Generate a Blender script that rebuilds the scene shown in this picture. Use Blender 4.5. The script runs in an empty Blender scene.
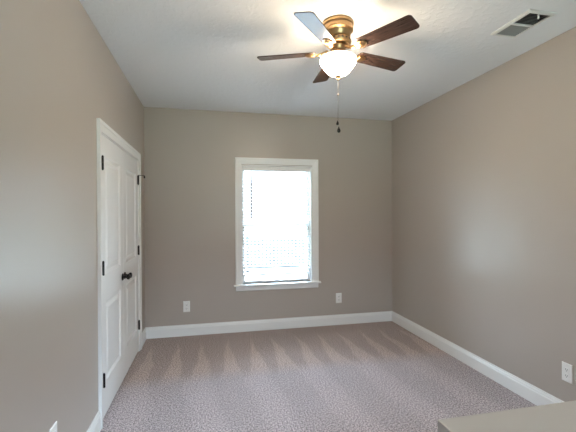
import bpy, bmesh, math, random
from mathutils import Vector, Matrix
random.seed(4)
S = bpy.context.scene
C = S.collection
R = math.radians

# ------------------------------------------------------------------ camera
W, H = 3.199, 2.743            # room width and ceiling height; back wall inner face is y = 0
YR = -6.6                      # rear wall of the room, behind the camera
cam = bpy.data.cameras.new('camera')
cam.lens = 36.0 * 362.7 / 576.0
cam.sensor_width = 36.0
cam.clip_start = 0.02
co = bpy.data.objects.new('camera', cam); C.objects.link(co)
yaw, pitch, roll = 0.214938, -0.0057115, -0.0039933
fw = Vector((math.sin(yaw)*math.cos(pitch), math.cos(yaw)*math.cos(pitch), math.sin(pitch)))
rt = Vector((math.cos(yaw), -math.sin(yaw), 0)); up = rt.cross(fw)
r2 = rt*math.cos(roll) + up*math.sin(roll); u2 = -rt*math.sin(roll) + up*math.cos(roll)
m = Matrix((r2, u2, -fw)).transposed().to_4x4()
m.translation = Vector((0.743988, -4.555807, 1.471386))
co.matrix_world = m
S.camera = co

# ------------------------------------------------------------------ world, light, exposure
SKY_STRENGTH = 33.0     # overcast: hazy and dim at the horizon, bright overhead
REAR_SKY = 1.0
BOWL_EMIT = 66.0
w = bpy.data.worlds.new('world'); S.world = w; w.use_nodes = True
nt = w.node_tree; nt.nodes.clear()
wo = nt.nodes.new('ShaderNodeOutputWorld'); bg = nt.nodes.new('ShaderNodeBackground')
tc = nt.nodes.new('ShaderNodeTexCoord'); sx = nt.nodes.new('ShaderNodeSeparateXYZ'); cr = nt.nodes.new('ShaderNodeValToRGB')
nt.links.new(tc.outputs['Generated'], sx.inputs[0]); nt.links.new(sx.outputs['Z'], cr.inputs[0])
cr.color_ramp.elements[0].position = 0.08; cr.color_ramp.elements[0].color = (0.024, 0.026, 0.028, 1)
e_ = cr.color_ramp.elements.new(0.35); e_.color = (0.36, 0.46, 0.58, 1)
cr.color_ramp.elements[2].position = 0.8; cr.color_ramp.elements[2].color = (0.66, 0.86, 1.12, 1)
nt.links.new(cr.outputs[0], bg.inputs[0]); bg.inputs[1].default_value = SKY_STRENGTH
nt.links.new(bg.outputs[0], wo.inputs[0])

def portal(name, loc, rot, sx_, sy_):
    l = bpy.data.lights.new(name, 'AREA'); l.shape = 'RECTANGLE'; l.size = sx_; l.size_y = sy_
    l.cycles.is_portal = True
    o = bpy.data.objects.new(name, l); C.objects.link(o); o.location = loc; o.rotation_euler = rot
portal('daylight_portal', (1.6025, 0.15, 1.34), (R(-90), 0, 0), 0.92, 1.5)
portal('rear_daylight_portal', (1.6, YR - 0.15, 1.475), (R(90), 0, 0), 2.2, 1.55)  # portal of the added rear window

S.view_settings.view_transform = 'Standard'
S.view_settings.look = 'None'
S.view_settings.gamma = 1.0
S.view_settings.exposure = 0.86
S.view_settings.use_curve_mapping = False
S.cycles.diffuse_bounces = 8
S.cycles.max_bounces = 14
S.cycles.transparent_max_bounces = 16
S.cycles.use_denoising = True
S.cycles.caustics_reflective = False
S.cycles.caustics_refractive = False

# ------------------------------------------------------------------ materials
def mat(name, col, rough=0.6, metal=0.0, spec=0.5):
    a = bpy.data.materials.new(name); a.use_nodes = True
    p = a.node_tree.nodes['Principled BSDF']
    p.inputs['Base Color'].default_value = (*col, 1); p.inputs['Roughness'].default_value = rough
    p.inputs['Metallic'].default_value = metal; p.inputs['Specular IOR Level'].default_value = spec
    return a

def N(a, t, **kw):
    n = a.node_tree.nodes.new(t)
    for k, v in kw.items(): setattr(n, k, v)
    return n

def add_bump(a, scale, strength, dist=0.002, detail=3.0, ramp=None):
    t = a.node_tree; p = t.nodes['Principled BSDF']
    tc = N(a, 'ShaderNodeTexCoord'); no = N(a, 'ShaderNodeTexNoise'); b = N(a, 'ShaderNodeBump')
    no.inputs['Scale'].default_value = scale; no.inputs['Detail'].default_value = detail
    b.inputs['Strength'].default_value = strength; b.inputs['Distance'].default_value = dist
    t.links.new(tc.outputs['Object'], no.inputs['Vector'])
    src = no.outputs[0]
    if ramp:
        rr = N(a, 'ShaderNodeValToRGB'); rr.color_ramp.elements[0].position = ramp[0]; rr.color_ramp.elements[1].position = ramp[1]
        t.links.new(src, rr.inputs[0]); src = rr.outputs[0]
    t.links.new(src, b.inputs['Height']); t.links.new(b.outputs[0], p.inputs['Normal'])
    return a

def vary(a, scale, c1, c2, stretch=(1, 1, 1), detail=4.0):
    t = a.node_tree; p = t.nodes['Principled BSDF']
    tc = N(a, 'ShaderNodeTexCoord'); mp = N(a, 'ShaderNodeMapping'); no = N(a, 'ShaderNodeTexNoise'); rr = N(a, 'ShaderNodeValToRGB')
    mp.inputs['Scale'].default_value = stretch; no.inputs['Scale'].default_value = scale; no.inputs['Detail'].default_value = detail
    rr.color_ramp.elements[0].position = 0.3; rr.color_ramp.elements[1].position = 0.7
    rr.color_ramp.elements[0].color = (*c1, 1); rr.color_ramp.elements[1].color = (*c2, 1)
    t.links.new(tc.outputs['Object'], mp.inputs[0]); t.links.new(mp.outputs[0], no.inputs['Vector'])
    t.links.new(no.outputs[0], rr.inputs[0]); t.links.new(rr.outputs[0], p.inputs['Base Color'])
    return a

M = {}
M['wall'] = add_bump(mat('greige_wall_paint', (0.43, 0.381, 0.338), 0.36, 0, 0.5), 60, 0.05, 0.002)
M['ceiling'] = add_bump(mat('white_textured_ceiling', (0.80, 0.815, 0.83), 0.9, 0, 0.2), 26, 0.20, 0.006, 2.0, (0.52, 0.6))
M['trim'] = add_bump(mat('white_semi_gloss_paint', (0.80, 0.80, 0.79), 0.35, 0, 0.5), 40, 0.02, 0.001)
M['door'] = add_bump(mat('white_door_paint', (0.80, 0.81, 0.81), 0.38, 0, 0.5), 40, 0.02, 0.001)
M['chain'] = add_bump(mat('aged_steel_chain', (0.20, 0.17, 0.14), 0.5, 0.6), 200, 0.03, 0.0005)
M['black'] = add_bump(mat('black_bronze_hardware', (0.012, 0.011, 0.011), 0.3, 0.6, 0.5), 200, 0.05, 0.0005)
M['plastic'] = add_bump(mat('white_outlet_plastic', (0.82, 0.82, 0.80), 0.3), 100, 0.01, 0.0005)
M['slot'] = add_bump(mat('dark_slot', (0.03, 0.03, 0.03), 0.7), 100, 0.02, 0.0005)
M['brass'] = add_bump(mat('antique_brass', (0.42, 0.27, 0.135), 0.34, 1.0), 90, 0.04, 0.001)
M['wood'] = vary(mat('walnut_blade', (0.06, 0.03, 0.02), 0.22, 0, 0.6), 9, (0.032, 0.019, 0.016), (0.080, 0.047, 0.038), (1.0, 14, 14))
M['vinyl'] = add_bump(mat('white_window_vinyl', (0.82, 0.83, 0.84), 0.35), 50, 0.01, 0.001)
M['slat'] = add_bump(mat('white_blind_slat', (0.84, 0.84, 0.83), 0.4), 50, 0.02, 0.001)
M['vent'] = add_bump(mat('white_vent_enamel', (0.72, 0.72, 0.70), 0.4), 60, 0.02, 0.001)
M['louver'] = add_bump(mat('grey_vent_louver', (0.30, 0.30, 0.29), 0.5), 60, 0.02, 0.001)
M['duct_shade'] = add_bump(mat('duct_shade_black', (0.02, 0.02, 0.02), 0.8), 60, 0.02, 0.001)
M['deck'] = vary(mat('weathered_deck_board', (0.45, 0.42, 0.38), 0.8), 6, (0.50, 0.48, 0.45), (0.66, 0.64, 0.60), (12, 1, 1))
M['rail'] = vary(mat('weathered_railing_wood', (0.2, 0.17, 0.15), 0.8), 8, (0.009, 0.008, 0.007), (0.014, 0.012, 0.011), (1, 1, 8))
M['lawn'] = vary(mat('pale_lawn', (0.3, 0.33, 0.25), 0.9), 3, (0.15, 0.17, 0.12), (0.22, 0.23, 0.17))

# carpet: cut pile with speckle and vacuum tracks (pile laid in alternating wedges along the back wall)
def carpet():
    a = mat('mauve_grey_cut_pile_carpet', (0.3, 0.26, 0.26), 1.0, 0, 0.1)
    t = a.node_tree; L = t.links.new; p = t.nodes['Principled BSDF']
    p.inputs['Sheen Weight'].default_value = 0.25; p.inputs['Sheen Roughness'].default_value = 0.6
    tc = N(a, 'ShaderNodeTexCoord'); sp = N(a, 'ShaderNodeSeparateXYZ'); L(tc.outputs['Object'], sp.inputs[0])
    def math_(op, i0, i1=None, clamp=False):
        n = N(a, 'ShaderNodeMath', operation=op); n.use_clamp = clamp
        for k, i in enumerate((i0, i1)):
            if i is None: continue
            if isinstance(i, (int, float)): n.inputs[k].default_value = i
            else: L(i, n.inputs[k])
        return n.outputs[0]
    wob = N(a, 'ShaderNodeTexNoise'); wob.inputs['Scale'].default_value = 1.9; L(tc.outputs['Object'], wob.inputs['Vector'])
    wx = math_('MULTIPLY', math_('SUBTRACT', wob.outputs[0], 0.5), 0.14)
    X = math_('ADD', sp.outputs['X'], wx); Y = math_('ADD', sp.outputs['Y'], math_('MULTIPLY', wx, 0.5))
    fr = math_('FRACT', math_('DIVIDE', X, 0.27))
    d = math_('ABSOLUTE', math_('SUBTRACT', fr, 0.5))                      # 0 at wedge axis, .5 between wedges
    wid = math_('MULTIPLY', math_('SUBTRACT', math_('MULTIPLY', Y, -1.0), 0.16), 0.36)   # wedge half width grows toward the room
    wedge = math_('MULTIPLY', math_('SUBTRACT', wid, d), 12.0, True)
    n1 = math_('MULTIPLY', math_('ADD', Y, 1.30), 4.5, True)               # 1 in the band along the back wall
    wedge = math_('MULTIPLY', wedge, n1)
    # long strokes on the rest of the floor
    fr2 = math_('FRACT', math_('DIVIDE', math_('ADD', X, math_('MULTIPLY', Y, 0.10)), 0.52))
    d2 = math_('ABSOLUTE', math_('SUBTRACT', fr2, 0.5))
    st = math_('MULTIPLY', math_('SUBTRACT', d2, 0.22), 8.0, True)
    st = math_('MULTIPLY', st, math_('SUBTRACT', 1.0, n1))
    big = N(a, 'ShaderNodeTexNoise'); big.inputs['Scale'].default_value = 1.3; L(tc.outputs['Object'], big.inputs['Vector'])
    g = N(a, 'ShaderNodeTexNoise'); g.inputs['Scale'].default_value = 88; g.inputs['Detail'].default_value = 3; g.inputs['Roughness'].default_value = 0.75
    L(tc.outputs['Object'], g.inputs['Vector'])
    ramp = N(a, 'ShaderNodeValToRGB'); L(g.outputs[0], ramp.inputs[0])
    e = ramp.color_ramp.elements; e[0].position = 0.41; e[1].position = 0.60
    e[0].color = (0.15, 0.122, 0.126, 1); e[1].color = (0.70, 0.60, 0.60, 1)
    lay = math_('ADD', math_('MULTIPLY', wedge, 0.24), math_('MULTIPLY', st, 0.12))
    lay = math_('ADD', lay, math_('MULTIPLY', math_('SUBTRACT', big.outputs[0], 0.5), 0.25))
    lay = math_('ADD', lay, math_('MULTIPLY', n1, -0.17))
    k = math_('ADD', lay, 1.0)
    vm = N(a, 'ShaderNodeVectorMath', operation='SCALE'); L(ramp.outputs[0], vm.inputs[0]); L(k, vm.inputs['Scale'])
    tint = N(a, 'ShaderNodeMix', data_type='RGBA', blend_type='MULTIPLY'); tint.inputs[0].default_value = 1.0
    tr = N(a, 'ShaderNodeValToRGB'); L(n1, tr.inputs[0]); te = tr.color_ramp.elements
    te[0].color = (0.96, 0.97, 1.0, 1); te[1].color = (1.0, 0.90, 0.80, 1)      # pile lying the other way: its browner sheen put into the colour
    L(vm.outputs[0], tint.inputs[6]); L(tr.outputs[0], tint.inputs[7]); L(tint.outputs[2], p.inputs['Base Color'])
    b = N(a, 'ShaderNodeBump'); b.inputs['Strength'].default_value = 0.8; b.inputs['Distance'].default_value = 0.01
    L(g.outputs[0], b.inputs['Height']); L(b.outputs[0], p.inputs['Normal'])
    return a
M['carpet'] = carpet()

def glass_pane():
    a = bpy.data.materials.new('window_glass'); a.use_nodes = True; t = a.node_tree; t.nodes.clear()
    o = N(a, 'ShaderNodeOutputMaterial'); mx = N(a, 'ShaderNodeMixShader'); tr = N(a, 'ShaderNodeBsdfTransparent'); gl = N(a, 'ShaderNodeBsdfGlossy')
    tr.inputs[0].default_value = (0.96, 0.98, 0.97, 1); gl.inputs['Roughness'].default_value = 0.02
    fr = N(a, 'ShaderNodeFresnel'); fr.inputs[0].default_value = 1.3
    t.links.new(fr.outputs[0], mx.inputs[0]); t.links.new(tr.outputs[0], mx.inputs[1]); t.links.new(gl.outputs[0], mx.inputs[2]); t.links.new(mx.outputs[0], o.inputs[0])
    return a
M['glass'] = glass_pane()

def lamp_glass():
    a = mat('lit_frosted_glass', (0.95, 0.9, 0.82), 0.4)
    p = a.node_tree.nodes['Principled BSDF']
    p.inputs['Emission Color'].default_value = (1.0, 0.80, 0.57, 1); p.inputs['Emission Strength'].default_value = BOWL_EMIT
    return a
M['bowl'] = lamp_glass()

# ------------------------------------------------------------------ mesh helpers
class MB:
    def __init__(self): self.bm = bmesh.new()
    def box(self, x0, x1, y0, y1, z0, z1, mx=None):
        vs = [Vector((x, y, z)) for x in (x0, x1) for y in (y0, y1) for z in (z0, z1)]
        if mx: vs = [mx @ v for v in vs]
        v = [self.bm.verts.new(c) for c in vs]
        for f in ((0,1,3,2),(4,6,7,5),(0,4,5,1),(2,3,7,6),(0,2,6,4),(1,5,7,3)): self.bm.faces.new([v[i] for i in f])
        return self
    def prism(self, pts, fn):
        """outline pts (2D) swept between fn(p, 0) and fn(p, 1)"""
        a = [self.bm.verts.new(fn(p, 0)) for p in pts]; b = [self.bm.verts.new(fn(p, 1)) for p in pts]
        n = len(pts)
        for i in range(n): self.bm.faces.new((a[i], a[(i+1) % n], b[(i+1) % n], b[i]))
        self.bm.faces.new(a[::-1]); self.bm.faces.new(b); return self
    def lathe(self, prof, n=40, mx=None, cap=True):
        rings = []
        for r, z in prof:
            ring = []
            for i in range(n):
                a = 2*math.pi*i/n; v = Vector((r*math.cos(a), r*math.sin(a), z))
                ring.append(self.bm.verts.new(mx @ v if mx else v))
            rings.append(ring)
        for A, B in zip(rings, rings[1:]):
            for i in range(n): self.bm.faces.new((A[i], A[(i+1) % n], B[(i+1) % n], B[i]))
        if cap: self.bm.faces.new(rings[0][::-1]); self.bm.faces.new(rings[-1])
        return self
    def tube(self, p, q, r, n=10, r2=None):
        p, q = Vector(p), Vector(q); d = q - p
        mx = Matrix.Translation(p) @ d.to_track_quat('Z', 'Y').to_matrix().to_4x4()
        return self.lathe([(r, 0), (r2 if r2 is not None else r, d.length)], n, mx)
    def ball(self, c, r, sz=(1, 1, 1), n=16):
        mx = Matrix.Translation(Vector(c)) @ Matrix.Diagonal((*sz, 1))
        bmesh.ops.create_uvsphere(self.bm, u_segments=n, v_segments=n//2+2, radius=r, matrix=mx); return self
    def build(self, name, material, parent=None, bevel=0.0, smooth=False, seg=2):
        bmesh.ops.recalc_face_normals(self.bm, faces=self.bm.faces)
        me = bpy.data.meshes.new(name); self.bm.to_mesh(me); self.bm.free()
        me.materials.append(material)
        o = bpy.data.objects.new(name, me); C.objects.link(o)
        if parent: o.parent = parent
        if smooth:
            for f in me.polygons: f.use_smooth = True
            me.set_sharp_from_angle(angle=R(40))
        if bevel:
            b = o.modifiers.new('edge_rounding', 'BEVEL'); b.width = bevel; b.segments = seg; b.limit_method = 'ANGLE'
        return o

def empty(name, loc=(0, 0, 0), rz=0.0):
    o = bpy.data.objects.new(name, None); C.objects.link(o); o.location = loc; o.rotation_euler.z = rz; o.empty_display_size = 0.05
    return o
def tag(o, label=None, cat=None, group=None, kind=None):
    if label: o['label'] = label
    if cat: o['category'] = cat
    if group: o['group'] = group
    if kind: o['kind'] = kind
    return o
def struct(o, label, cat): return tag(o, label, cat, None, 'structure')
def copy_tree(o, parent=None):
    c = o.copy(); C.objects.link(c)
    if parent: c.parent = parent
    for ch in [x for x in C.objects if x.parent == o]: copy_tree(ch, c)
    return c

# ------------------------------------------------------------------ room shell
T = 0.14
struct(MB().box(-T, W+T, YR-T, T, -0.12, 0.0).build('floor', M['carpet']), 'mauve grey cut pile carpet with vacuum tracks over the whole floor', 'floor')
struct(MB().box(-T, W+T, YR-T, T, H, H+0.12).build('ceiling', M['ceiling']), 'white textured ceiling with a fan and an air vent', 'ceiling')
# back wall with the window opening
OX0, OX1, OZ0, OZ1 = 1.145, 2.060, 0.590, 2.092
struct(MB().box(-T, OX0, 0, T, 0, H).box(OX1, W+T, 0, T, 0, H).box(OX0, OX1, 0, T, 0, OZ0).box(OX0, OX1, 0, T, OZ1, H)
       .build('wall_back', M['wall']), 'greige painted end wall holding the window', 'wall')
struct(MB().box(W, W+T, YR, 0, 0, H).build('wall_right', M['wall']), 'long plain greige wall beside the air vent', 'wall')
# left wall with a shallow recess for the closet doors
DY0, DY1, DZ = -1.795, -0.410, 2.062
struct(MB().box(-T, 0, YR, DY0, 0, H).box(-T, 0, DY1, 0, 0, H).box(-T, 0, DY0, DY1, DZ, H).box(-T, -0.05, DY0, DY1, 0, DZ)
       .build('wall_left', M['wall']), 'greige wall holding the white double doors', 'wall')
RX0, RX1, RZ0, RZ1 = 0.5, 2.7, 0.70, 2.25
struct(MB().box(-T, RX0, YR-T, YR, 0, H).box(RX1, W+T, YR-T, YR, 0, H).box(RX0, RX1, YR-T, YR, 0, RZ0).box(RX0, RX1, YR-T, YR, RZ1, H)
       .build('wall_front', M['wall']), 'greige wall behind the viewer with an added window', 'wall')
# half wall / ledge at the corner of the frame
HX, HY, HZ = 1.360, -3.664, 0.90
struct(MB().box(HX, W, HY-0.75, HY, 0, HZ).build('half_wall', M['wall'], bevel=0.003), 'low greige half wall with a flat painted top', 'wall')

# baseboards
BB = [(0, 0), (0.016, 0), (0.016, 0.098), (0.0125, 0.104), (0.0125, 0.113), (0.008, 0.121), (0.006, 0.133), (0, 0.133)]
def base(name, fn, label):
    struct(MB().prism(BB, fn).build(name, M['trim']), label, 'baseboard')
base('baseboard_back', lambda p, s: (W*s, -p[0], p[1]), 'white baseboard below the window')
base('baseboard_right', lambda p, s: (W-p[0], HY*s, p[1]), 'white baseboard along the plain wall under the vent')
CY0, CY1 = -1.862, -0.335          # outer edges of the door casing
base('baseboard_left', lambda p, s: (p[0], YR+(CY0-YR)*s, p[1]), 'white baseboard on the near side of the double doors')
base('baseboard_left', lambda p, s: (p[0], CY1+(0-CY1)*s, p[1]), 'short white baseboard between the double doors and the corner')

# ------------------------------------------------------------------ closet doors
CT = 0.022
cas = MB()
prof = [(0, 0), (CT, 0.0), (CT, 0.022), (CT-0.006, 0.03), (CT-0.010, 0.066), (CT-0.012, 0.074), (0, 0.074)]   # (depth, distance from outer edge)
zt = 2.130
cas.prism(prof, lambda p, s: (p[0], CY0+p[1], (zt-p[1])*s))
cas.prism(prof, lambda p, s: (p[0], CY1-p[1], (zt-p[1])*s))
cas.prism(prof, lambda p, s: (p[0], (CY0+p[1])*(1-s)+(CY1-p[1])*s, zt-p[1]))
struct(cas.build('trim_1', M['trim']), 'white moulded casing around the double doors', 'door casing')
struct(MB().box(-0.049, 0.002, DY0, DY0+0.012, 0, DZ).box(-0.049, 0.002, DY1-0.012, DY1, 0, DZ).box(-0.049, 0.002, DY0, DY1, DZ-0.012, DZ)
       .build('trim_2', M['trim']), 'white door jamb inside the double door casing', 'door jamb')

def door(name, y0, y1, hinge_y, knob_y, label, stop=False):
    x0, x1 = -0.036, 0.002; z0, z1 = 0.016, DZ-0.017
    d = MB(); st = 0.112
    pz = [(0.255, 0.835), (1.035, 1.895)]
    pa, pb = y0+st, y1-st
    # stiles and rails
    d.box(x0, x1, y0, pa, z0, z1).box(x0, x1, pb, y1, z0, z1)
    for a, b in ((z0, pz[0][0]), (pz[0][1], pz[1][0]), (pz[1][1], z1)): d.box(x0, x1, pa, pb, a, b)
    o = d.build(name, M['door'], bevel=0.0015)
    struct(o, label, 'door')
    for a, b in pz:
        # moulded, raised field: sloped sticking, flat groove, sloped raise, flat centre
        q = MB(); steps = [(0, x1-0.0005), (0.016, x1-0.012), (0.030, x1-0.012), (0.058, x1-0.002)]
        rings = []
        for ins, xx in steps:
            rings.append([q.bm.verts.new((xx, y, z)) for y, z in ((pa+ins, a+ins), (pb-ins, a+ins), (pb-ins, b-ins), (pa+ins, b-ins))])
        for A, B in zip(rings, rings[1:]):
            for i in range(4): q.bm.faces.new((A[i], A[(i+1) % 4], B[(i+1) % 4], B[i]))
        q.bm.faces.new(rings[-1])
        back = [q.bm.verts.new((x0, y, z)) for y, z in ((pa, a), (pb, a), (pb, b), (pa, b))]
        for i in range(4): q.bm.faces.new((rings[0][i], back[i], back[(i+1) % 4], rings[0][(i+1) % 4]))
        q.bm.faces.new(back)
        q.build('raised_panel', M['door'], o)
    for k, z in enumerate((1.84, 1.09, 0.29)):
        h = MB().box(x1-0.001, x1+0.0025, hinge_y-0.020, hinge_y+0.020, z-0.047, z+0.047)
        h.tube((x1+0.008, hinge_y, z-0.047), (x1+0.008, hinge_y, z+0.047), 0.008, 12)
        h.ball((x1+0.008, hinge_y, z+0.048), 0.006).ball((x1+0.008, hinge_y, z-0.048), 0.006)
        hg = h.build('hinge', M['black'], o); tag(hg, 'black hinge')
        if stop and k == 0:
            s = MB().tube((x1+0.008, hinge_y, z+0.05), (x1+0.062, hinge_y+0.030, z+0.052), 0.0035, 10)
            s.tube((x1+0.062, hinge_y+0.030, z+0.052), (x1+0.064, hinge_y+0.034, z+0.022), 0.008, 12)
            s.build('hinge_pin_stop', M['black'], hg)
    zk = 0.925
    mx = Matrix.Translation((x1, knob_y, zk)) @ Matrix.Rotation(R(90), 4, 'Y')
    kb = MB().lathe([(0.001, 0.0), (0.031, 0.0), (0.031, 0.004), (0.026, 0.009), (0.012, 0.012), (0.0105, 0.030), (0.013, 0.034), (0.021, 0.039), (0.0255, 0.048),
                     (0.024, 0.057), (0.017, 0.062), (0.001, 0.064)], 28, mx)
    tag(kb.build('knob', M['black'], o, smooth=True), 'round black door knob with a rose')
    return o
YM = (DY0+DY1)/2
door('door_1', DY0+0.015, YM-0.0018, DY0+0.036, YM-0.044, 'white two panel closet door leaf hinged beside the plain wall area')
door('door_2', YM+0.0018, DY1-0.015, DY1-0.016, YM+0.040, 'white two panel closet door leaf hinged near the room corner', True)

# ------------------------------------------------------------------ window
win = struct(empty('window_1', ((OX0+OX1)/2, 0, OZ0)), 'white double hung window in the end wall with casing, stool and apron', 'window')
wx, wz = win.location.x, win.location.z
def wb(mb_fn, name, material, parent=None, **kw):
    o = mb_fn.build(name, material, parent or win, **kw)
    if (parent or win) is win: o.matrix_parent_inverse = Matrix.Translation((-wx, 0, -wz))
    return o
K0, K1, KT = 1.066, 2.142, 2.178        # casing outer edges
cp = [(0, 0), (0.020, 0), (0.020, 0.018), (0.016, 0.026), (0.012, 0.066), (0.009, 0.079), (0, 0.079)]
c = MB()
c.prism(cp, lambda p, s: (K0+p[1], -p[0], OZ0+(KT-p[1]-OZ0)*s))
c.prism(cp, lambda p, s: (K1-p[1], -p[0], OZ0+(KT-p[1]-OZ0)*s))
c.prism(cp, lambda p, s: ((K0+p[1])*(1-s)+(K1-p[1])*s, -p[0], KT-p[1]))
wb(c, 'casing', M['trim'])
wb(MB().box(OX0, OX0+0.012, 0.0, T, OZ0, OZ1).box(OX1-0.012, OX1, 0.0, T, OZ0, OZ1).box(OX0, OX1, 0.0, T, OZ1-0.012, OZ1), 'jamb', M['trim'])
stool = [(0.075, OZ0-0.018), (-0.050, OZ0-0.018), (-0.056, OZ0-0.013), (-0.056, OZ0-0.005), (-0.050, OZ0), (0.075, OZ0)]
s = MB(); s.prism(stool, lambda p, q: (OX0+(OX1-OX0)*q, p[0], p[1]))
stool2 = [(-0.0, OZ0-0.018), (-0.050, OZ0-0.018), (-0.056, OZ0-0.013), (-0.056, OZ0-0.005), (-0.050, OZ0), (0, OZ0)]
s.prism(stool2, lambda p, q: (1.044+(OX0-1.044)*q, p[0], p[1])); s.prism(stool2, lambda p, q: (OX1+(2.164-OX1)*q, p[0], p[1]))
wb(s, 'window_sill', M['trim'])
ap = [(0, 0), (0.018, 0.0), (0.018, 0.050), (0.012, 0.056), (0, 0.056)]
a = MB(); a.prism([(0, 0.508), (0.010, 0.508), (0.018, 0.518), (0.018, OZ0-0.018), (0, OZ0-0.018)], lambda p, q: (1.070+(2.138-1.070)*q, -p[0], p[1]))
wb(a, 'apron', M['trim'])
def sash(z0, z1, y0, y1, f=0.040, bot=0.05):
    x0, x1 = OX0+0.012, OX1-0.012
    o = wb(MB().box(x0, x0+f, y0, y1, z0, z1).box(x1-f, x1, y0, y1, z0, z1).box(x0+f, x1-f, y0, y1, z1-f, z1).box(x0+f, x1-f, y0, y1, z0, z0+bot), 'sash', M['vinyl'])
    ym = (y0+y1)/2
    wb(MB().box(x0+f, x1-f, ym-0.002, ym+0.002, z0+bot, z1-f), 'pane', M['glass'], o)
    return o
ZM = 1.320
sash(ZM-0.018, OZ1-0.012, 0.108, 0.136, 0.036, 0.036)
sash(OZ0, ZM+0.018, 0.078, 0.106, 0.036, 0.026)

# unseen rear window, added for the cool light in the foreground
rw = struct(empty('window_added', ((RX0+RX1)/2, YR, RZ0)), 'plain white unseen window added behind the viewer for cool light', 'window')
def rb(mb, name, material):
    o = mb.build(name, material, rw); o.matrix_parent_inverse = Matrix.Translation((-(RX0+RX1)/2, -YR, -RZ0)); return o
f = 0.05
rb(MB().box(RX0, RX0+f, YR-T, YR+0.01, RZ0, RZ1).box(RX1-f, RX1, YR-T, YR+0.01, RZ0, RZ1).box(RX0+f, RX1-f, YR-T, YR+0.01, RZ1-f, RZ1).box(RX0+f, RX1-f, YR-T, YR+0.01, RZ0, RZ0+f), 'sash', M['vinyl'])
rb(MB().box(RX0+f, RX1-f, YR-0.09, YR-0.086, RZ0+f, RZ1-f), 'pane', M['glass'])

# ------------------------------------------------------------------ window blind
bx0, bx1 = OX0+0.018, OX1-0.018
bl = tag(empty('window_blind', ((bx0+bx1)/2, 0.042, OZ1-0.014)), 'white slatted blind hanging inside the window, lowered with its slats open', 'blind')
inv = Matrix.Translation((-(bx0+bx1)/2, -0.042, -(OZ1-0.014)))
def bb(mb, name, material, parent=None, **kw):
    o = mb.build(name, material, parent or bl, **kw); o.matrix_parent_inverse = inv if not parent else Matrix.Identity(4); return o
bb(MB().box(bx0, bx1, 0.034, 0.076, OZ1-0.064, OZ1-0.014), 'headrail', M['slat'])
bb(MB().prism([(0.033, OZ1-0.074), (0.027, OZ1-0.072), (0.023, OZ1-0.064), (0.025, OZ1-0.034), (0.021, OZ1-0.026), (0.021, OZ1-0.016), (0.033, OZ1-0.016)], lambda p, q: (bx0-0.003+(bx1-bx0+0.006)*q, p[0], p[1])), 'valance', M['slat'])
sl = MB(); z = OZ1-0.098; zb = 0.722; tilt = R(15); yc = 0.050
while z > zb:
    mx = Matrix.Translation((0, yc, z)) @ Matrix.Rotation(tilt, 4, 'X')
    n = 4
    for q in range(n):                       # gently crowned slat
        ya, yb = -0.024+0.048*q/n, -0.024+0.048*(q+1)/n
        ha, hb = 0.0022*(1-(ya/0.024)**2), 0.0022*(1-(yb/0.024)**2)
        for sgn in (0,):
            v = [sl.bm.verts.new(mx @ Vector(c)) for c in ((bx0+0.004, ya, ha), (bx1-0.004, ya, ha), (bx1-0.004, yb, hb), (bx0+0.004, yb, hb),
                                                            (bx0+0.004, ya, ha+0.0026), (bx1-0.004, ya, ha+0.0026), (bx1-0.004, yb, hb+0.0026), (bx0+0.004, yb, hb+0.0026))]
            for fc in ((0,1,2,3),(4,7,6,5),(0,4,5,1),(2,6,7,3),(0,3,7,4),(1,5,6,2)): sl.bm.faces.new([v[i] for i in fc])
    z -= 0.0425
bmesh.ops.remove_doubles(sl.bm, verts=sl.bm.verts, dist=1e-5)
bb(sl, 'slats', M['slat'])
bb(MB().box(bx0+0.004, bx1-0.004, yc-0.024, yc+0.024, zb-0.034, zb-0.012), 'bottom_rail', M['slat'], bevel=0.003)
for xx in (bx0+0.11, (bx0+bx1)/2, bx1-0.11):
    cd = MB()
    for yy in (yc-0.0255, yc+0.0255): cd.tube((xx, yy, zb-0.012), (xx, yy, OZ1-0.064), 0.0011, 6)
    bb(cd, 'ladder_cord', M['slat'])
wd = MB().tube((1.268, 0.012, 1.995), (1.268, 0.010, 1.43), 0.0075, 10)
wd.tube((1.268, 0.024, 2.024), (1.268, 0.012, 1.995), 0.0022, 6).ball((1.268, 0.010, 1.428), 0.0095)
M['wand'] = mat('grey_wand', (0.16, 0.15, 0.15), 0.3); add_bump(M['wand'], 60, 0.02, 0.001)
tag(bb(wd, 'tilt_wand', M['wand']), 'thin grey tilt wand')

# ------------------------------------------------------------------ ceiling fan
FX, FY = 1.592, -2.258
fan = tag(empty('ceiling_fan', (FX, FY, H)), 'antique brass ceiling fan with five dark walnut blades and a lit glass bowl', 'ceiling fan')
hz = MB()      # stepped, drum-like housing tight to the ceiling (heights relative to the ceiling)
hz.lathe([(0.001, 0), (0.100, 0), (0.104, -0.006), (0.104, -0.022), (0.098, -0.028), (0.101, -0.034), (0.101, -0.058), (0.094, -0.064), (0.088, -0.068), (0.083, -0.074),
          (0.083, -0.100), (0.078, -0.106), (0.072, -0.110), (0.001, -0.112)], 56)
housing = hz.build('motor_housing', M['brass'], fan, smooth=True)
vr = MB()      # flywheel ring with vent slots
vr.lathe([(0.001, -0.1125), (0.078, -0.1125), (0.085, -0.118), (0.088, -0.128), (0.086, -0.140), (0.076, -0.150), (0.001, -0.152)], 56)
ring = vr.build('flywheel_ring', M['brass'], fan, smooth=True)
vs_ = MB()
for i in range(20):
    a = 2*math.pi*i/20
    mx = Matrix.Rotation(a, 4, 'Z') @ Matrix.Translation((0.0868, 0, -0.128))
    vs_.box(-0.003, 0.002, -0.006, 0.006, -0.004, 0.004, mx)
vs_.build('vent_slots', M['slot'], ring)
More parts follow.
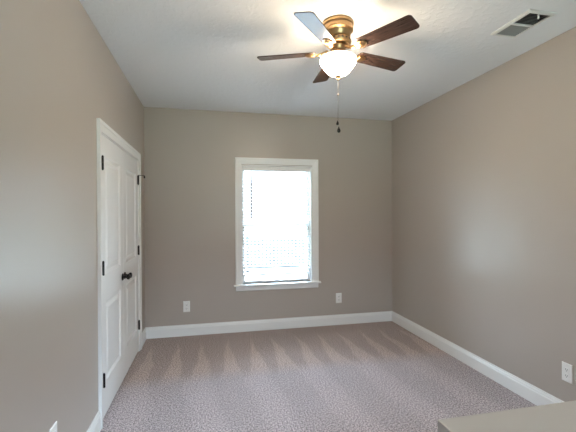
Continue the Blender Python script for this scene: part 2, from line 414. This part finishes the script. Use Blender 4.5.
fit = MB().lathe([(0.001, -0.152), (0.050, -0.152), (0.054, -0.160), (0.048, -0.170), (0.046, -0.186), (0.060, -0.196), (0.088, -0.216), (0.100, -0.224), (0.100, -0.236), (0.094, -0.238), (0.001, -0.238)], 48)
fit.build('light_fitter', M['brass'], fan, smooth=True)
# glass bowl: flared rim, curved sides (double walled so that it has thickness)
out = [(0.108, -0.236), (0.116, -0.240), (0.120, -0.250), (0.119, -0.262), (0.110, -0.280), (0.097, -0.296), (0.086, -0.310), (0.076, -0.324), (0.062, -0.337), (0.036, -0.345), (0.010, -0.348)]
inn = [(r-0.004 if r > 0.02 else r, z_+0.004) for r, z_ in out[::-1]]
bw = MB().lathe(out+inn, 48, cap=False)
g = bw.build('glass_bowl', M['bowl'], fan, smooth=True); tag(g, 'glowing frosted white glass bowl')
fin = MB().lathe([(0.001, -0.342), (0.012, -0.346), (0.020, -0.351), (0.020, -0.356), (0.010, -0.362), (0.007, -0.368), (0.009, -0.374), (0.005, -0.381), (0.001, -0.383)], 24)
fin.build('finial', M['brass'], fan, smooth=True)

ZB = 2.548 - H            # blade plane
def blade_outline():
    pts = []
    r0, r1, w0, w1, rc = 0.150, 0.547, 0.050, 0.063, 0.022
    pts.append((r0, -w0*0.75)); pts.append((r0+0.020, -w0))
    for k in range(7):
        a = R(-90+15*k); pts.append((r1-rc+rc*math.cos(a), -w1+rc+rc*math.sin(a)))
    for k in range(7):
        a = R(15*k); pts.append((r1-rc+rc*math.cos(a), w1-rc+rc*math.sin(a)))
    pts.append((r0+0.020, w0)); pts.append((r0, w0*0.75))
    return pts
bo = blade_outline()
blade_src = None
PITCH = R(-12)           # counter-clockwise edge hangs lower
for i in range(5):
    ang = R(13.68 + 72*i)
    if i == 0:
        bd = MB().prism(bo, lambda p, s: (p[0], p[1], -0.003+0.006*s)).build('blade', M['wood'], fan, bevel=0.001)
        bd.location = (0, 0, ZB); bd.rotation_mode = 'XYZ'
        ir = MB()       # brass blade iron: arm from the flywheel, oval medallion and screws under the blade
        ir.prism([(0.068, -0.017), (0.100, -0.010), (0.140, -0.012), (0.152, -0.022), (0.170, -0.030), (0.190, -0.030), (0.212, -0.020), (0.222, 0.0),
                  (0.212, 0.020), (0.190, 0.030), (0.170, 0.030), (0.152, 0.022), (0.140, 0.012), (0.100, 0.010), (0.068, 0.017)],
                 lambda p, s: (p[0], p[1], -0.0115+0.0083*s + max(0, 0.135-p[0])*0.30))
        ir.ball((0.185, 0, -0.012), 0.022, (1.25, 0.95, 0.42), 20)
        for sx_, sy_ in ((0.163, 0.018), (0.163, -0.018), (0.210, 0.0)): ir.ball((sx_, sy_, -0.0125), 0.006, (1, 1, 0.6), 10)
        ir.ball((0.128, 0, -0.010), 0.013, (1.6, 1, 0.7), 16)
        iron = ir.build('blade_iron', M['brass'], bd, smooth=True); tag(iron, 'brass blade iron with an oval medallion')
        blade_src, iron_src = bd, iron
    else:
        bd = blade_src.copy(); C.objects.link(bd)
        ic = iron_src.copy(); C.objects.link(ic); ic.parent = bd
    bd.rotation_euler = (Matrix.Rotation(ang, 3, 'Z') @ Matrix.Rotation(PITCH, 3, 'X')).to_euler()

def pull(dx, dy, z_end, s):
    ch = MB(); zc = -0.381
    ch.tube((dx*0.3, dy*0.3, zc+0.004), (dx, dy, z_end), 0.0006, 6)
    k = zc
    while k > z_end:
        t = (k-zc)/(z_end-zc); ch.ball((dx*(0.3+0.7*t), dy*(0.3+0.7*t), k), 0.0011, n=6); k -= 0.008
    ch.ball((dx*0.7, dy*0.7, -0.478), 0.0035, (1, 1, 1.8), 10)
    o = ch.build('pull_chain', M['chain'], fan)
    pd = MB().lathe([(0.001, z_end+0.004), (0.003, z_end+0.002), (0.004, z_end-0.004*s), (0.0105*s, z_end-0.016*s), (0.0125*s, z_end-0.026*s), (0.009*s, z_end-0.034*s), (0.001, z_end-0.038*s)], 18,
                    Matrix.Translation((dx, dy, 0)))
    tag(pd.build('pull_pendant', M['black'], o, smooth=True), 'dark teardrop pull')
pull(-0.004, 0.003, -0.652, 0.75)
pull(0.002, -0.003, -0.694, 1.0)

# ------------------------------------------------------------------ ceiling air vent
VX, VY = 2.808, -2.502
ve = tag(empty('air_vent', (VX, VY, H)), 'white rectangular ceiling air vent with two dark louvered halves', 'air vent')
hx, hy = 0.104, 0.163
fr = MB()
pr = [(0, 0), (0, -0.005), (0.006, -0.010), (0.024, -0.012), (0.024, 0)]
for sgn in (-1, 1):
    fr.prism(pr, lambda p, s: (sgn*(hx-p[0]), (-(hy-p[0]))*(1-s)+(hy-p[0])*s, p[1]))
    fr.prism(pr, lambda p, s: ((-(hx-p[0]))*(1-s)+(hx-p[0])*s, sgn*(hy-p[0]), p[1]))
fr.build('vent_frame', M['vent'], ve)
MB().box(-hx+0.024, hx-0.024, -hy+0.024, hy-0.024, -0.0016, -0.0004).build('duct_shade_plate', M['duct_shade'], ve)  # flat black plate painted for the shade behind the louvers
MB().box(-hx+0.024, hx-0.024, -0.008, 0.008, -0.011, -0.002).build('divider_bar', M['vent'], ve)
for a, b, sgn in ((-hy+0.024, -0.008, 1), (0.008, hy-0.024, -1)):
    lv = MB(); n = 9
    for i in range(n):
        y = a+(b-a)*(i+0.5)/n
        mx = Matrix.Translation((0, y, -0.0062)) @ Matrix.Rotation(R(38*sgn), 4, 'X')
        lv.box(-hx+0.024, hx-0.024, -0.0052, 0.0052, -0.0006, 0.0006, mx)
    lv.build('louver_bank', M['louver'], ve)
MB().box(-0.004, 0.004, -0.128, -0.122, -0.026, -0.004).ball((0, -0.125, -0.027), 0.006, n=10).build('damper_lever', M['vent'], ve)

# ------------------------------------------------------------------ wall outlets
def outlet():
    """faces -y at the wall plane y = 0, centred on its origin"""
    r = empty('wall_outlet')
    p = MB(); pw, ph = 0.0395, 0.0655
    rings = []
    for ins, d in ((0, 0.0), (0, -0.003), (0.004, -0.006), (0.008, -0.0065)):
        rings.append([p.bm.verts.new((x, d, z)) for x, z in ((-pw+ins, -ph+ins), (pw-ins, -ph+ins), (pw-ins, ph-ins), (-pw+ins, ph-ins))])
    for A, B in zip(rings, rings[1:]):
        for i in range(4): p.bm.faces.new((A[i], A[(i+1) % 4], B[(i+1) % 4], B[i]))
    p.bm.faces.new(rings[0]); p.bm.faces.new(rings[-1])
    p.build('cover_plate', M['plastic'], r)
    sc = MB().lathe([(0.001, 0), (0.0032, 0), (0.0032, 0.0012), (0.001, 0.0016)], 12, Matrix.Translation((0, -0.0064, 0)) @ Matrix.Rotation(R(90), 4, 'X'))
    sc.build('plate_screw', M['plastic'], r)
    for z0 in (0.0215, -0.0215):
        pts = [(0.0175*math.cos(R(a)), z0+max(-0.0135, min(0.0135, 0.0175*math.sin(R(a))))) for a in range(0, 360, 12)]
        rc = MB().prism(pts, lambda q, s: (q[0], -0.0063-0.0028*s, q[1])).build('receptacle', M['plastic'], r)
        sl_ = MB().box(-0.0078, -0.0052, -0.0096, -0.0088, z0-0.003, z0+0.0075).box(0.0052, 0.0078, -0.0096, -0.0088, z0-0.002, z0+0.0065)
        sl_.lathe([(0.001, 0), (0.003, 0), (0.003, 0.0008), (0.001, 0.0008)], 12, Matrix.Translation((0, -0.0088, z0-0.0085)) @ Matrix.Rotation(R(90), 4, 'X'))
        sl_.build('slots', M['slot'], rc)
    return r
src = outlet()
spots = [((0.4755, 0, 0.353), 0, 'white duplex wall outlet on the end wall between the double doors and the window'),
         ((2.4235, 0, 0.353), 0, 'white duplex wall outlet on the end wall between the window and the plain wall'),
         ((W, -2.492, 0.349), R(-90), 'white duplex wall outlet on the plain wall above the half wall'),
         ((0, -2.600, 0.385), R(90), 'white duplex wall outlet on the wall of the double doors, mostly cut off')]
for i, (loc, rz, lab) in enumerate(spots):
    o = src if i == 0 else copy_tree(src)
    o.location = loc; o.rotation_euler.z = rz
    tag(o, lab, 'outlet', 'duplex wall outlets')

# ------------------------------------------------------------------ outside the window: deck, railing, lawn
struct(MB().box(-40, 40, T+0.3, 60, -0.95, -0.85).box(-40, 40, -60, YR-T-0.3, -0.95, -0.85).build('ground', M['lawn']), 'pale bright lawn outside the window', 'ground')
struct(MB().box(-3, 6.5, T, 5.45, -0.16, -0.10).build('deck_floor', M['deck']), 'weathered wooden deck outside the window', 'deck')
RY = 5.2; rl = tag(empty('deck_railing', (1.6, RY, -0.10)), 'weathered wooden deck railing with square balusters outside the window', 'railing')
def rr_(mb, name): 
    o = mb.build(name, M['rail'], rl); o.matrix_parent_inverse = Matrix.Translation((-1.6, -RY, 0.10)); return o
rr_(MB().box(-1.5, 5.2, RY-0.045, RY+0.045, 0.800, 0.832).box(-1.5, 5.2, RY-0.02, RY+0.02, 0.760, 0.800), 'top_rail')
rr_(MB().box(-1.5, 5.2, RY-0.02, RY+0.02, 0.0, 0.045), 'bottom_rail')
bm0 = None
for i in range(38):
    x = -0.10+0.103*i
    if abs(x-1.75) < 0.04:
        rr_(MB().box(x-0.045, x+0.045, RY-0.045, RY+0.045, -0.1, 0.90), 'post'); continue
    if bm0 is None:
        bm0 = rr_(MB().box(-0.036, 0.036, RY-0.019, RY+0.019, 0.045, 0.760), 'baluster'); b = bm0
    else:
        b = bm0.copy(); C.objects.link(b)
    b.location.x = x
